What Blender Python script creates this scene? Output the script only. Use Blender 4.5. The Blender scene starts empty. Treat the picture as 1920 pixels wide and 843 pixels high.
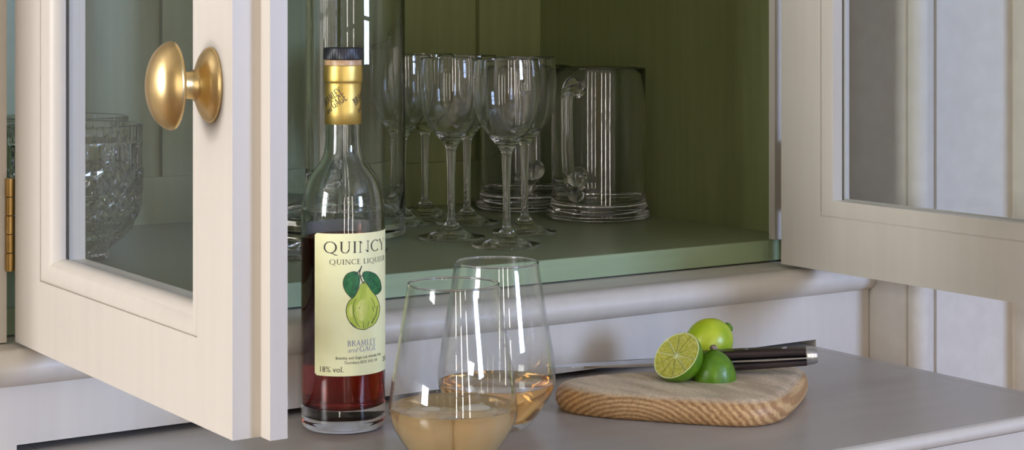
import bpy, bmesh, math, random
from mathutils import Vector, Matrix

random.seed(7)
SC = bpy.context.scene
COL = SC.collection
PI = math.pi

# ------------------------------------------------------------------ camera
# level view camera, 1920x843 frame; world: X along the cabinet front, Y into it, Z up, z=0 = top of the pull-out slide
FPX, YH, CXP = 3400.0, 35.0, 960.0
TH = math.radians(33.6)
CAM = Vector((0, 0, 0.297))
RV = Vector((math.cos(TH), -math.sin(TH), 0)); FV = Vector((math.sin(TH), math.cos(TH), 0)); UV = Vector((0, 0, 1))
cd = bpy.data.cameras.new('camera'); cam = bpy.data.objects.new('camera', cd); COL.objects.link(cam)
cam.location = CAM
cam.rotation_euler = (PI / 2, 0, -TH)
cd.sensor_fit = 'HORIZONTAL'; cd.sensor_width = 36.0
cd.lens = FPX / 1920 * 36.0
cd.shift_y = -(843 / 2 - YH) / 1920
cd.clip_start = 0.02; cd.clip_end = 50
cd.dof.use_dof = True; cd.dof.focus_distance = 1.38; cd.dof.aperture_fstop = 45
SC.camera = cam

def ray(x, y): return (x - CXP) / FPX * RV + FV - (y - YH) / FPX * UV
def onz(x, y, z): d = ray(x, y); return CAM + d * ((z - CAM.z) / d.z)

# ------------------------------------------------------------------ world, lights, exposure
SC.view_settings.view_transform = 'Standard'
SC.view_settings.look = 'None'
SC.view_settings.exposure = 0.0
SC.view_settings.gamma = 1.0
SC.view_settings.use_curve_mapping = False
w = bpy.data.worlds.new('world'); SC.world = w; w.use_nodes = True
w.node_tree.nodes['Background'].inputs[0].default_value = (0.75, 0.86, 1.0, 1)
w.node_tree.nodes['Background'].inputs[1].default_value = 1.0
SC.cycles.max_bounces = 24; SC.cycles.transmission_bounces = 24; SC.cycles.glossy_bounces = 8
SC.cycles.diffuse_bounces = 5; SC.cycles.transparent_max_bounces = 24
SC.cycles.caustics_reflective = False; SC.cycles.caustics_refractive = True
SC.cycles.sample_clamp_indirect = 10.0; SC.cycles.blur_glossy = 0.5

def area_light(name, loc, rot, sx, sy, power, color):
    d = bpy.data.lights.new(name, 'AREA'); d.shape = 'RECTANGLE'; d.size = sx; d.size_y = sy
    d.energy = power; d.color = color
    o = bpy.data.objects.new(name, d); COL.objects.link(o); o.location = loc; o.rotation_euler = rot
    return o

# daylight standing in the room's windows (window_1 behind the camera to the right, window_2 in the left wall)
W1 = dict(x0=1.90, x1=2.75, z0=0.42, z1=1.35, y=-2.80)
W2 = dict(y0=0.40, y1=1.12, z0=0.00, z1=1.35, x=-2.40)
W3_FILL = [dict(x0=x, x1=x + .19, z0=-0.45, z1=1.45, y=-2.80) for x in (-1.30, -0.45, 0.40)]  # narrow strips added for sparkle in the glassware and fill from the front
area_light('daylight_window_1', ((W1['x0'] + W1['x1']) / 2, W1['y'] - 0.02, (W1['z0'] + W1['z1']) / 2), (PI / 2, 0, 0),
           W1['x1'] - W1['x0'], W1['z1'] - W1['z0'], 165, (0.45, 0.60, 0.98))
area_light('daylight_window_2', (W2['x'] - 0.02, (W2['y0'] + W2['y1']) / 2, (W2['z0'] + W2['z1']) / 2), (PI / 2, 0, -PI / 2),
           W2['y1'] - W2['y0'], W2['z1'] - W2['z0'], 96, (0.97, 0.965, 0.985))
for i, q in enumerate(W3_FILL):  # lamps for the added strips
    area_light('daylight_window_%d' % (3 + i), ((q['x0'] + q['x1']) / 2, q['y'] - 0.02, (q['z0'] + q['z1']) / 2), (PI / 2, 0, 0),
               q['x1'] - q['x0'], q['z1'] - q['z0'], (26, 22, 16)[i], (1.0, 0.93, 0.83))

# ------------------------------------------------------------------ materials
def mat(name, color, rough=0.5, metal=0.0, spec=0.5, **kw):
    m = bpy.data.materials.new(name); m.use_nodes = True
    b = m.node_tree.nodes['Principled BSDF']
    b.inputs['Base Color'].default_value = (*color, 1)
    b.inputs['Roughness'].default_value = rough
    b.inputs['Metallic'].default_value = metal
    b.inputs['Specular IOR Level'].default_value = spec
    for k, v in kw.items():
        b.inputs[k].default_value = v
    return m

def streaks(m, c1, c2, scale=(40, 40, 3), detail=6, bump=0.05, lo=0.35, hi=0.65, rough=None):
    nt = m.node_tree; b = nt.nodes['Principled BSDF']
    tc = nt.nodes.new('ShaderNodeTexCoord'); mp = nt.nodes.new('ShaderNodeMapping'); mp.inputs['Scale'].default_value = scale
    nz = nt.nodes.new('ShaderNodeTexNoise'); nz.inputs['Scale'].default_value = 1.0; nz.inputs['Detail'].default_value = detail
    nt.links.new(tc.outputs['Object'], mp.inputs[0]); nt.links.new(mp.outputs[0], nz.inputs['Vector'])
    cr = nt.nodes.new('ShaderNodeValToRGB'); cr.color_ramp.elements[0].position = lo; cr.color_ramp.elements[1].position = hi
    cr.color_ramp.elements[0].color = (*c1, 1); cr.color_ramp.elements[1].color = (*c2, 1)
    nt.links.new(nz.outputs['Fac'], cr.inputs[0]); nt.links.new(cr.outputs[0], b.inputs['Base Color'])
    if bump:
        bp = nt.nodes.new('ShaderNodeBump'); bp.inputs['Strength'].default_value = bump; bp.inputs['Distance'].default_value = 0.002
        nt.links.new(nz.outputs['Fac'], bp.inputs['Height']); nt.links.new(bp.outputs[0], b.inputs['Normal'])
    if rough:
        mr = nt.nodes.new('ShaderNodeMapRange'); mr.inputs['To Min'].default_value = rough[0]; mr.inputs['To Max'].default_value = rough[1]
        nt.links.new(nz.outputs['Fac'], mr.inputs[0]); nt.links.new(mr.outputs[0], b.inputs['Roughness'])
    return m

M = {}
M['paint'] = streaks(mat('stone_paint', (.62, .57, .50), .42), (.612, .562, .494), (.632, .584, .514), (90, 90, 5), bump=.04)
M['slide'] = streaks(mat('slide_paint', (.42, .39, .36), .30), (.40, .37, .335), (.45, .42, .385), (6, 60, 60), bump=.06, rough=(.24, .40))
M['green'] = streaks(mat('sage_paint_shaded', (.2, .23, .1), .38), (.235, .26, .10), (.265, .29, .118), (120, 120, 6), bump=.05)  # the sage paint again, colour darkened for the shade inside the cabinet
M['shelf_top'] = streaks(mat('sage_paint_sheen', (.28, .32, .19), .26), (.262, .30, .165), (.285, .325, .185), (3, 22, 22), bump=.012, rough=(.26, .34))  # same sage paint, colour greyed and lifted for light reflected off the top
M['green_edge'] = streaks(mat('sage_paint', (.25, .32, .19), .40), (.262, .335, .185), (.285, .36, .20), (8, 120, 120), bump=.05)
M['wall'] = streaks(mat('wall_paint', (.62, .57, .50), .6), (.60, .55, .48), (.64, .59, .52), (60, 60, 60), bump=.03)
M['room'] = streaks(mat('room_plaster', (.52, .46, .38), .8), (.49, .43, .345), (.55, .49, .40), (3, 3, 3), bump=.03)
M['ceil'] = streaks(mat('ceiling_plaster', (.7, .68, .64), .9), (.66, .64, .60), (.72, .70, .66), (3, 3, 3), bump=.02)
M['floor'] = streaks(mat('floor_boards', (.25, .16, .09), .5), (.20, .125, .07), (.30, .19, .11), (4, 60, 4), bump=.1)
M['dark'] = streaks(mat('unpainted_inside', (.05, .045, .04), .8), (.04, .035, .03), (.06, .05, .045), (20, 20, 20))
M['brass'] = streaks(mat('aged_brass', (.62, .42, .16), .24, 1.0), (.56, .40, .17), (.74, .56, .29), (55, 55, 25), bump=.12, rough=(.22, .44))
M['hinge_brass'] = streaks(mat('hinge_brass', (.45, .28, .10), .35, 1.0), (.36, .22, .07), (.52, .33, .12), (90, 90, 30), bump=.1)
M['black_plastic'] = streaks(mat('black_cap', (.012, .012, .016), .42), (.010, .010, .014), (.018, .018, .022), (80, 80, 80))
M['foil'] = streaks(mat('gold_foil', (.62, .40, .09), .30, 1.0), (.66, .46, .12), (.76, .55, .17), (130, 130, 60), bump=.12, rough=(.36, .50))
M['cork'] = streaks(mat('cork_band', (.55, .33, .18), .35), (.48, .28, .14), (.62, .40, .23), (300, 300, 300))
M['label'] = streaks(mat('cream_paper', (.80, .78, .52), .55), (.92, .875, .47), (.95, .91, .53), (70, 70, 70), bump=.02)
M['backlabel'] = streaks(mat('grey_paper', (.60, .57, .55), .6), (.57, .54, .52), (.63, .60, .58), (70, 70, 70), bump=.02)
M['ink'] = streaks(mat('dark_ink', (.03, .028, .022), .6), (.022, .02, .016), (.045, .04, .03), (600, 600, 600), bump=0)
M['blueink'] = streaks(mat('blue_ink', (.16, .17, .34), .6), (.13, .14, .31), (.21, .22, .40), (600, 600, 600), bump=0)
M['greyink'] = streaks(mat('grey_ink', (.36, .36, .38), .6), (.33, .33, .35), (.40, .40, .42), (600, 600, 600), bump=0)
M['leafink'] = streaks(mat('leaf_green_ink', (.02, .15, .04), .6), (.012, .10, .028), (.035, .20, .055), (260, 260, 260), bump=0)
M['fruit'] = streaks(mat('fruit_print', (.42, .50, .05), .6), (.42, .52, .05), (.62, .68, .10), (150, 150, 60), bump=0, lo=.38, hi=.62)
M['fruit_light'] = streaks(mat('fruit_print_light', (.66, .70, .16), .6), (.60, .65, .11), (.74, .76, .22), (200, 200, 90), bump=0)
M['steel'] = streaks(mat('knife_steel', (.55, .56, .58), .22, 1.0), (.48, .49, .51), (.62, .63, .65), (8, 400, 400), bump=.02, rough=(.16, .28))
M['handle'] = streaks(mat('dark_handle', (.020, .013, .014), .33), (.012, .008, .010), (.040, .022, .020), (25, 260, 260), bump=.05)
M['rind'] = streaks(mat('lime_rind', (.10, .23, .012), .33), (.060, .165, .004), (.125, .26, .009), (130, 130, 130), bump=.35, lo=.3, hi=.7)
M['rind_yellow'] = streaks(mat('lime_rind_yellow', (.42, .52, .02), .33), (.28, .43, .012), (.50, .58, .03), (45, 45, 45), bump=.25, lo=.3, hi=.6)
M['pulp'] = streaks(mat('lime_pulp', (.42, .47, .07), .22), (.46, .48, .045), (.68, .66, .19), (420, 420, 420), bump=.4)
M['pulp'].node_tree.nodes['Principled BSDF'].inputs['Subsurface Weight'].default_value = 0.0
M['pith'] = streaks(mat('lime_pith', (.70, .74, .36), .5), (.64, .70, .30), (.76, .79, .44), (300, 300, 300))
M['stem_end'] = streaks(mat('lime_stem', (.22, .15, .09), .8), (.14, .09, .06), (.42, .34, .27), (500, 500, 500), bump=.4)
M['ice'] = streaks(mat('frosted_ice', (.98, .90, .76), .45, 0, .5, **{'Transmission Weight': .30, 'IOR': 1.31}), (.93, .82, .62), (.99, .93, .80), (60, 60, 60), bump=.08)

def glassmat(name, tint=(1, 1, 1), rough=0.0, ior=1.5):
    m = bpy.data.materials.new(name); m.use_nodes = True; nt = m.node_tree
    nt.nodes.remove(nt.nodes['Principled BSDF'])
    g = nt.nodes.new('ShaderNodeBsdfGlass'); g.inputs['Color'].default_value = (*tint, 1)
    g.inputs['Roughness'].default_value = rough; g.inputs['IOR'].default_value = ior
    nt.links.new(g.outputs[0], nt.nodes['Material Output'].inputs[0])
    return m
M['glass'] = glassmat('clear_glass', (1, 1, 1))
M['crystal'] = glassmat('cut_crystal', (1, 1, 1), 0.0, 1.55)
M['bottle_glass'] = glassmat('bottle_glass', (.965, .98, .975))

def liquidmat(name, surf, absorb, density):
    m = glassmat(name, surf, 0.0, 1.36); nt = m.node_tree
    v = nt.nodes.new('ShaderNodeVolumeAbsorption'); v.inputs['Color'].default_value = (*absorb, 1); v.inputs['Density'].default_value = density
    nt.links.new(v.outputs[0], nt.nodes['Material Output'].inputs['Volume'])
    return m
M['liqueur'] = liquidmat('red_liqueur', (.86, .36, .28), (.70, .07, .03), 62)
M['drink'] = liquidmat('amber_drink', (1.0, .96, .86), (.95, .66, .16), 24)
def cloudy():
    m = liquidmat('cloudy_amber_drink', (1.0, .96, .86), (.95, .66, .20), 17); nt = m.node_tree
    g = [n for n in nt.nodes if n.type == 'BSDF_GLASS'][0]
    t = nt.nodes.new('ShaderNodeBsdfTranslucent'); t.inputs[0].default_value = (.98, .72, .32, 1)
    d = nt.nodes.new('ShaderNodeBsdfDiffuse'); d.inputs[0].default_value = (.95, .68, .32, 1)
    m1 = nt.nodes.new('ShaderNodeMixShader'); m1.inputs[0].default_value = .5
    m2 = nt.nodes.new('ShaderNodeMixShader'); m2.inputs[0].default_value = .26
    nt.links.new(t.outputs[0], m1.inputs[1]); nt.links.new(d.outputs[0], m1.inputs[2])
    nt.links.new(g.outputs[0], m2.inputs[1]); nt.links.new(m1.outputs[0], m2.inputs[2])
    nt.links.new(m2.outputs[0], nt.nodes['Material Output'].inputs[0])
    return m
M['drink_cloudy'] = cloudy()

def panemat():
    # old sheet glass a couple of millimetres thick: mostly clear with a fresnel sheen
    m = bpy.data.materials.new('window_pane'); m.use_nodes = True; nt = m.node_tree
    nt.nodes.remove(nt.nodes['Principled BSDF'])
    t = nt.nodes.new('ShaderNodeBsdfTransparent'); t.inputs[0].default_value = (.93, .945, .94, 1)
    g = nt.nodes.new('ShaderNodeBsdfGlossy'); g.inputs['Roughness'].default_value = 0.02; g.inputs[0].default_value = (.9, .92, .95, 1)
    lw = nt.nodes.new('ShaderNodeLayerWeight'); lw.inputs[0].default_value = .5
    pw = nt.nodes.new('ShaderNodeMath'); pw.operation = 'POWER'; pw.inputs[1].default_value = 5
    fr = nt.nodes.new('ShaderNodeMath'); fr.operation = 'MULTIPLY_ADD'; fr.inputs[1].default_value = .50; fr.inputs[2].default_value = .022
    nt.links.new(lw.outputs['Facing'], pw.inputs[0]); nt.links.new(pw.outputs[0], fr.inputs[0])
    mx = nt.nodes.new('ShaderNodeMixShader')
    nt.links.new(fr.outputs[0], mx.inputs[0]); nt.links.new(t.outputs[0], mx.inputs[1]); nt.links.new(g.outputs[0], mx.inputs[2])
    nt.links.new(mx.outputs[0], nt.nodes['Material Output'].inputs[0])
    return m
M['pane'] = panemat()
def thinmat():
    # blown glass about a millimetre thick: clear, with reflections growing towards the silhouette
    m = panemat(); m.name = 'blown_glass'; nt = m.node_tree
    for n in nt.nodes:
        if n.type == 'BSDF_TRANSPARENT': n.inputs[0].default_value = (.985, .99, .988, 1)
        if n.type == 'BSDF_GLOSSY': n.inputs['Roughness'].default_value = 0.0; n.inputs[0].default_value = (.97, .98, 1, 1)
        if n.type == 'MATH' and n.operation == 'MULTIPLY_ADD': n.inputs[1].default_value = .90; n.inputs[2].default_value = .04
        if n.type == 'MATH' and n.operation == 'POWER': n.inputs[1].default_value = 4.2
    t = [n for n in nt.nodes if n.type == 'BSDF_TRANSPARENT'][0]; lw = [n for n in nt.nodes if n.type == 'LAYER_WEIGHT'][0]
    cr = nt.nodes.new('ShaderNodeValToRGB'); e = cr.color_ramp.elements
    e[0].position = .45; e[0].color = (.985, .99, .988, 1); e[1].position = .97; e[1].color = (.40, .44, .40, 1)
    e2 = e.new(.80); e2.color = (.93, .945, .935, 1)
    nt.links.new(lw.outputs['Facing'], cr.inputs[0]); nt.links.new(cr.outputs[0], t.inputs[0])
    return m
M['thin'] = thinmat()
def rim(ro, ri, z, n=6):
    c, h = (ro + ri) / 2, (ro - ri) / 2
    return [(c + h * math.cos(PI * k / n), z + h * math.sin(PI * k / n)) for k in range(n + 1)]

def woodmat():
    m = mat('oak', (.40, .25, .12), .5); nt = m.node_tree; b = nt.nodes['Principled BSDF']
    tc = nt.nodes.new('ShaderNodeTexCoord')
    # growth rings round an axis that runs back through the board, so the front edge shows arches
    rt = nt.nodes.new('ShaderNodeMapping'); rt.inputs['Rotation'].default_value = (0, 0, math.radians(52))
    nt.links.new(tc.outputs['Object'], rt.inputs[0])
    mp = nt.nodes.new('ShaderNodeMapping'); mp.inputs['Scale'].default_value = (.85, .04, 1.6); mp.inputs['Location'].default_value = (.040 * .85, 0, .016)
    wv = nt.nodes.new('ShaderNodeTexWave'); wv.wave_type = 'RINGS'; wv.rings_direction = 'Y'; wv.inputs['Scale'].default_value = 66
    wv.inputs['Distortion'].default_value = 2.2; wv.inputs['Detail'].default_value = 5; wv.inputs['Detail Scale'].default_value = 2.2
    nt.links.new(rt.outputs[0], mp.inputs[0]); nt.links.new(mp.outputs[0], wv.inputs['Vector'])
    mp2 = nt.nodes.new('ShaderNodeMapping'); mp2.inputs['Rotation'].default_value = (0, 0, math.radians(52)); mp2.inputs['Scale'].default_value = (420, 420, 420)
    nz = nt.nodes.new('ShaderNodeTexNoise'); nz.inputs['Scale'].default_value = 1; nz.inputs['Detail'].default_value = 4
    nt.links.new(tc.outputs['Object'], mp2.inputs[0]); nt.links.new(mp2.outputs[0], nz.inputs['Vector'])
    mp3 = nt.nodes.new('ShaderNodeMapping'); mp3.inputs['Rotation'].default_value = (0, 0, math.radians(52)); mp3.inputs['Scale'].default_value = (70, 14, 60)
    nz3 = nt.nodes.new('ShaderNodeTexNoise'); nz3.inputs['Scale'].default_value = 1; nz3.inputs['Detail'].default_value = 3
    nt.links.new(tc.outputs['Object'], mp3.inputs[0]); nt.links.new(mp3.outputs[0], nz3.inputs['Vector'])
    c1 = nt.nodes.new('ShaderNodeValToRGB'); c1.color_ramp.elements[0].color = (.40, .21, .082, 1); c1.color_ramp.elements[1].color = (.63, .40, .185, 1)
    c1.color_ramp.elements[0].position = .2; c1.color_ramp.elements[1].position = .8
    nt.links.new(wv.outputs['Fac'], c1.inputs[0])
    mx = nt.nodes.new('ShaderNodeMixRGB'); mx.blend_type = 'MULTIPLY'; mx.inputs[0].default_value = .55
    c2 = nt.nodes.new('ShaderNodeValToRGB'); c2.color_ramp.elements[0].color = (.55, .5, .45, 1); c2.color_ramp.elements[1].color = (1.15, 1.15, 1.15, 1)
    c2.color_ramp.elements[0].position = .3; c2.color_ramp.elements[1].position = .6
    nt.links.new(nz.outputs['Fac'], c2.inputs[0]); nt.links.new(c1.outputs[0], mx.inputs[1]); nt.links.new(c2.outputs[0], mx.inputs[2])
    # faces turned upward blend to a paler, greyer wood colour than the sides
    ge = nt.nodes.new('ShaderNodeNewGeometry'); sp = nt.nodes.new('ShaderNodeSeparateXYZ'); nt.links.new(tc.outputs['Normal'], sp.inputs[0])
    mr = nt.nodes.new('ShaderNodeMapRange'); mr.inputs['From Min'].default_value = .72; mr.inputs['From Max'].default_value = .98
    nt.links.new(sp.outputs['Z'], mr.inputs[0])
    c3 = nt.nodes.new('ShaderNodeValToRGB'); c3.color_ramp.elements[0].color = (.56, .43, .29, 1); c3.color_ramp.elements[1].color = (.80, .65, .47, 1)
    c3.color_ramp.elements[0].position = .36; c3.color_ramp.elements[1].position = .62
    nt.links.new(nz3.outputs['Fac'], c3.inputs[0])
    mz = nt.nodes.new('ShaderNodeMixRGB'); mz.blend_type = 'MULTIPLY'; mz.inputs[0].default_value = .4
    nt.links.new(c3.outputs[0], mz.inputs[1]); nt.links.new(c2.outputs[0], mz.inputs[2])
    mm = nt.nodes.new('ShaderNodeMixRGB'); nt.links.new(mr.outputs[0], mm.inputs[0]); nt.links.new(mx.outputs[0], mm.inputs[1]); nt.links.new(mz.outputs[0], mm.inputs[2])
    nt.links.new(mm.outputs[0], b.inputs['Base Color'])
    bp = nt.nodes.new('ShaderNodeBump'); bp.inputs['Strength'].default_value = .15; bp.inputs['Distance'].default_value = .001
    nt.links.new(nz.outputs['Fac'], bp.inputs['Height']); nt.links.new(bp.outputs[0], b.inputs['Normal'])
    return m
M['oak'] = woodmat()

# ------------------------------------------------------------------ mesh helpers
def link(name, me, m, parent=None, smooth=False, loc=None):
    me.materials.append(m)
    if smooth:
        for p in me.polygons: p.use_smooth = True
    o = bpy.data.objects.new(name, me); COL.objects.link(o)
    if parent: o.parent = parent
    if loc is not None: o.location = loc
    return o

def from_bm(name, bm, m, parent=None, smooth=False, loc=None, bevel=0, seg=2, angle=None):
    if bevel:
        es = [e for e in bm.edges if len(e.link_faces) == 2 and e.calc_face_angle(0) > .6]
        bmesh.ops.bevel(bm, geom=es, offset=bevel, segments=seg, profile=.5, affect='EDGES', clamp_overlap=True)
    bmesh.ops.recalc_face_normals(bm, faces=bm.faces)
    me = bpy.data.meshes.new(name); bm.to_mesh(me); bm.free()
    o = link(name, me, m, parent, smooth, loc)
    if angle:
        for p in me.polygons: p.use_smooth = True
        me.set_sharp_from_angle(angle=angle)
    return o

def add_box(bm, x0, x1, y0, y1, z0, z1):
    vs = [bm.verts.new((x, y, z)) for z in (z0, z1) for y in (y0, y1) for x in (x0, x1)]
    for f in ((0, 2, 3, 1), (4, 5, 7, 6), (0, 1, 5, 4), (2, 6, 7, 3), (0, 4, 6, 2), (1, 3, 7, 5)):
        bm.faces.new([vs[i] for i in f])

def box(name, x0, x1, y0, y1, z0, z1, m, parent=None, bevel=0.0012, loc=None):
    bm = bmesh.new(); add_box(bm, x0, x1, y0, y1, z0, z1)
    return from_bm(name, bm, m, parent, bevel=bevel, loc=loc, angle=.9 if bevel else None)

def empty(name, loc=(0, 0, 0), rz=0):
    o = bpy.data.objects.new(name, None); COL.objects.link(o); o.location = loc; o.rotation_euler[2] = rz
    o.empty_display_size = .02
    return o

def tag(o, label, cat, group=None):
    o['label'] = label; o['category'] = cat
    if group: o['group'] = group
    return o

def struct(o, label):
    o['kind'] = 'structure'; o['label'] = label; o['category'] = o.name.split('_')[0]
    return o

def lathe_bm(prof, n=64, closed=False, sy=1.0):
    """revolve (r, z) pairs round Z; r == 0 points become poles"""
    bm = bmesh.new(); rings = []
    for r, z in prof:
        if r < 1e-7: rings.append([bm.verts.new((0, 0, z))])
        else: rings.append([bm.verts.new((r * math.cos(2 * PI * k / n), r * sy * math.sin(2 * PI * k / n), z)) for k in range(n)])
    seq = list(range(len(rings)))
    pairs = list(zip(seq[:-1], seq[1:])) + ([(seq[-1], seq[0])] if closed else [])
    for i, j in pairs:
        a, b = rings[i], rings[j]
        for k in range(n):
            q = [a[k % len(a)], a[(k + 1) % len(a)], b[(k + 1) % len(b)], b[k % len(b)]]
            u = []
            for v in q:
                if v not in u: u.append(v)
            if len(u) >= 3:
                try: bm.faces.new(u)
                except ValueError: pass
    return bm

def spline(pts, n=6):
    """Catmull-Rom through (r, z) points"""
    out = []
    P = [pts[0]] + list(pts) + [pts[-1]]
    for i in range(1, len(P) - 2):
        p0, p1, p2, p3 = P[i - 1], P[i], P[i + 1], P[i + 2]
        for k in range(n):
            t = k / n
            out.append(tuple(max(0, .5 * (2 * b + (c - a) * t + (2 * a - 5 * b + 4 * c - d) * t * t + (3 * b - a - 3 * c + d) * t ** 3)) if q == 0 else
                             .5 * (2 * b + (c - a) * t + (2 * a - 5 * b + 4 * c - d) * t * t + (3 * b - a - 3 * c + d) * t ** 3)
                             for q, (a, b, c, d) in enumerate(zip(p0, p1, p2, p3))))
    out.append(pts[-1])
    return out

def lathe(name, prof, m, parent=None, n=64, loc=None, closed=False, smooth=True, sharp=None):
    bm = lathe_bm(prof, n, closed)
    return from_bm(name, bm, m, parent, smooth=smooth, loc=loc, angle=sharp)

def tube_bm(pts, radii, n=14, cap=True, flat=1.0, bm=None):
    bm = bm or bmesh.new(); rings = []
    pts = [Vector(p) for p in pts]
    up = Vector((0, 0, 1))
    prev = None
    for i, p in enumerate(pts):
        t = (pts[min(i + 1, len(pts) - 1)] - pts[max(i - 1, 0)]).normalized()
        if prev is None:
            s = t.cross(up)
            s = s.normalized() if s.length > 1e-4 else Vector((1, 0, 0))
        else:
            s = (prev - t * prev.dot(t)).normalized()
        prev = s; u = s.cross(t)
        r = radii[i] if hasattr(radii, '__len__') else radii
        rings.append([bm.verts.new(p + s * (r * math.cos(2 * PI * k / n)) + u * (r * flat * math.sin(2 * PI * k / n))) for k in range(n)])
    for a, b in zip(rings, rings[1:]):
        for k in range(n): bm.faces.new((a[k], a[(k + 1) % n], b[(k + 1) % n], b[k]))
    if cap:
        bm.faces.new(rings[0][::-1]); bm.faces.new(rings[-1])
    return bm

def copy_thing(root, loc, rz=0.0, label=None):
    r = root.copy(); COL.objects.link(r); r.location = loc; r.rotation_euler[2] = rz
    if label: r['label'] = label
    for ch in list(root.children):
        c = ch.copy(); COL.objects.link(c); c.parent = r
        for g in list(ch.children):
            d = g.copy(); COL.objects.link(d); d.parent = c
    return r

def prism_x(name, prof, x0, x1, m, parent=None, angle=.9):
    """profile (y, z) swept along X"""
    bm = bmesh.new()
    a = [bm.verts.new((x0, y, z)) for y, z in prof]; b = [bm.verts.new((x1, y, z)) for y, z in prof]
    n = len(prof)
    for k in range(n): bm.faces.new((a[k], a[(k + 1) % n], b[(k + 1) % n], b[k]))
    bm.faces.new(a[::-1]); bm.faces.new(b)
    return from_bm(name, bm, m, parent, angle=angle)

def prism_z(name, prof, z0, z1, m, parent=None, angle=.9):
    bm = bmesh.new()
    a = [bm.verts.new((x, y, z0)) for x, y in prof]; b = [bm.verts.new((x, y, z1)) for x, y in prof]
    n = len(prof)
    for k in range(n): bm.faces.new((a[k], a[(k + 1) % n], b[(k + 1) % n], b[k]))
    bm.faces.new(a[::-1]); bm.faces.new(b)
    return from_bm(name, bm, m, parent, angle=angle)

# ------------------------------------------------------------------ key measures
YP = 1.222      # face of the panel above the slide
YF = 1.248      # face of the glazed cabinet's frame
ZS = 0.091      # top of the cabinet's shelf
XL = 0.4103     # outer face of the left door, standing open
XR = 1.1204     # inner face of the right door, standing open
XW = 1.2112     # side of the casing the cabinet is fitted against
ZD = 0.0725     # underside of the doors
ZFLOOR, ZCEIL = -0.90, 1.60
YBACK = 1.710
XIN0, XIN1 = 0.345, 1.175

# ------------------------------------------------------------------ the room
struct(box('floor', -2.45, 4.05, -2.85, 1.8, ZFLOOR - .05, ZFLOOR, M['floor'], bevel=0), 'brown boarded floor of the room')
struct(box('ceiling', -2.45, 4.05, -2.85, 1.8, ZCEIL, ZCEIL + .05, M['ceil'], bevel=0), 'white plaster ceiling of the room')
struct(box('wall_back', -2.45, 4.05, 1.76, 1.82, ZFLOOR, ZCEIL, M['wall'], bevel=0), 'stone painted wall behind the cabinet')
# right casing: stepped pilaster with a rounded corner bead, then the wall running on
YB1, XC, YC = 1.163, 1.3405, 1.112
prof = [(XW, 1.76), (XW, YB1 + .0135), (XW + .003, YB1 + .0125)]
bc, br = (XW + .0125, YB1 + .0095), .0115
for k in range(13):
    a = PI + k * (PI / 2) / 12 * 1.15 - .12
    prof.append((bc[0] + br * math.cos(a), bc[1] + br * math.sin(a)))
prof += [(XW + .0235, YB1 + .003), (XW + .026, YB1 + .003), (XW + .0265, YB1), (XC - .001, YB1), (XC, YB1 - .001), (XC, YC + .006), (XC + .006, YC), (4.0, YC), (4.0, 1.76)]
struct(prism_z('wall_right', prof, ZFLOOR, ZCEIL, M['wall'], angle=.5), 'pale stepped casing and wall right of the cabinet')
struct(box('wall_left', -2.4, 0.19, 1.185, 1.76, ZFLOOR, ZCEIL, M['wall'], bevel=.006), 'pale wall left of the cabinet, out of view')

def wall_with_hole(name, axis, c, a0, a1, holes, thick, label):
    bm = bmesh.new(); pieces = []; e = a0
    for b0, b1, h0, h1 in holes:
        pieces += [(e, b0, ZFLOOR, ZCEIL), (b0, b1, ZFLOOR, h0), (b0, b1, h1, ZCEIL)]; e = b1
    pieces.append((e, a1, ZFLOOR, ZCEIL))
    for (p0, p1, q0, q1) in pieces:
        if axis == 'y': add_box(bm, p0, p1, c - thick, c, q0, q1)
        else: add_box(bm, min(c, c - thick), max(c, c - thick), p0, p1, q0, q1)
    return struct(from_bm(name, bm, M['room']), label)
wall_with_hole('wall_front', 'y', -2.80, -2.45, 4.05, [(q['x0'], q['x1'], q['z0'], q['z1']) for q in W3_FILL] + [(W1['x0'], W1['x1'], W1['z0'], W1['z1'])], .01, 'plain wall behind the viewer with its windows')
wall_with_hole('wall_side', 'x', -2.40, -2.80, 1.80, [(W2['y0'], W2['y1'], W2['z0'], W2['z1'])], .01, 'plain wall far left with a window')
struct(box('wall_end', 4.0, 4.05, -2.85, 1.82, ZFLOOR, ZCEIL, M['room'], bevel=0), 'plain wall far right of the room')

def window_bars(name, axis, c, a0, a1, z0, z1, na, nz, label):
    bm = bmesh.new()
    for k in range(na + 1):
        a = a0 + (a1 - a0) * k / na; w_ = .035 if k in (0, na) else .016
        if axis == 'y': add_box(bm, a - w_, a + w_, c, c + .05, z0, z1)
        else: add_box(bm, c, c + .05, a - w_, a + w_, z0, z1)
    for k in range(nz + 1):
        z = z0 + (z1 - z0) * k / nz; w_ = .035 if k in (0, nz) else .013
        if axis == 'y': add_box(bm, a0, a1, c + .004, c + .046, z - w_, z + w_)
        else: add_box(bm, c + .004, c + .046, a0, a1, z - w_, z + w_)
    return struct(from_bm(name, bm, M['wall']), label)
window_bars('window_1', 'y', -2.80, W1['x0'], W1['x1'], W1['z0'], W1['z1'], 2, 3, 'barred sash window behind the viewer')
window_bars('window_2', 'x', -2.40, W2['y0'], W2['y1'], W2['z0'], W2['z1'], 2, 3, 'barred sash window in the far left wall')

for i, q in enumerate(W3_FILL):
    window_bars('window_%d' % (3 + i), 'y', -2.80, q['x0'], q['x1'], q['z0'], q['z1'], 1, 5, ('leftmost', 'middle', 'rightmost')[i] + ' of three narrow window strips behind the viewer, added for sparkle and fill')

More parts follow.
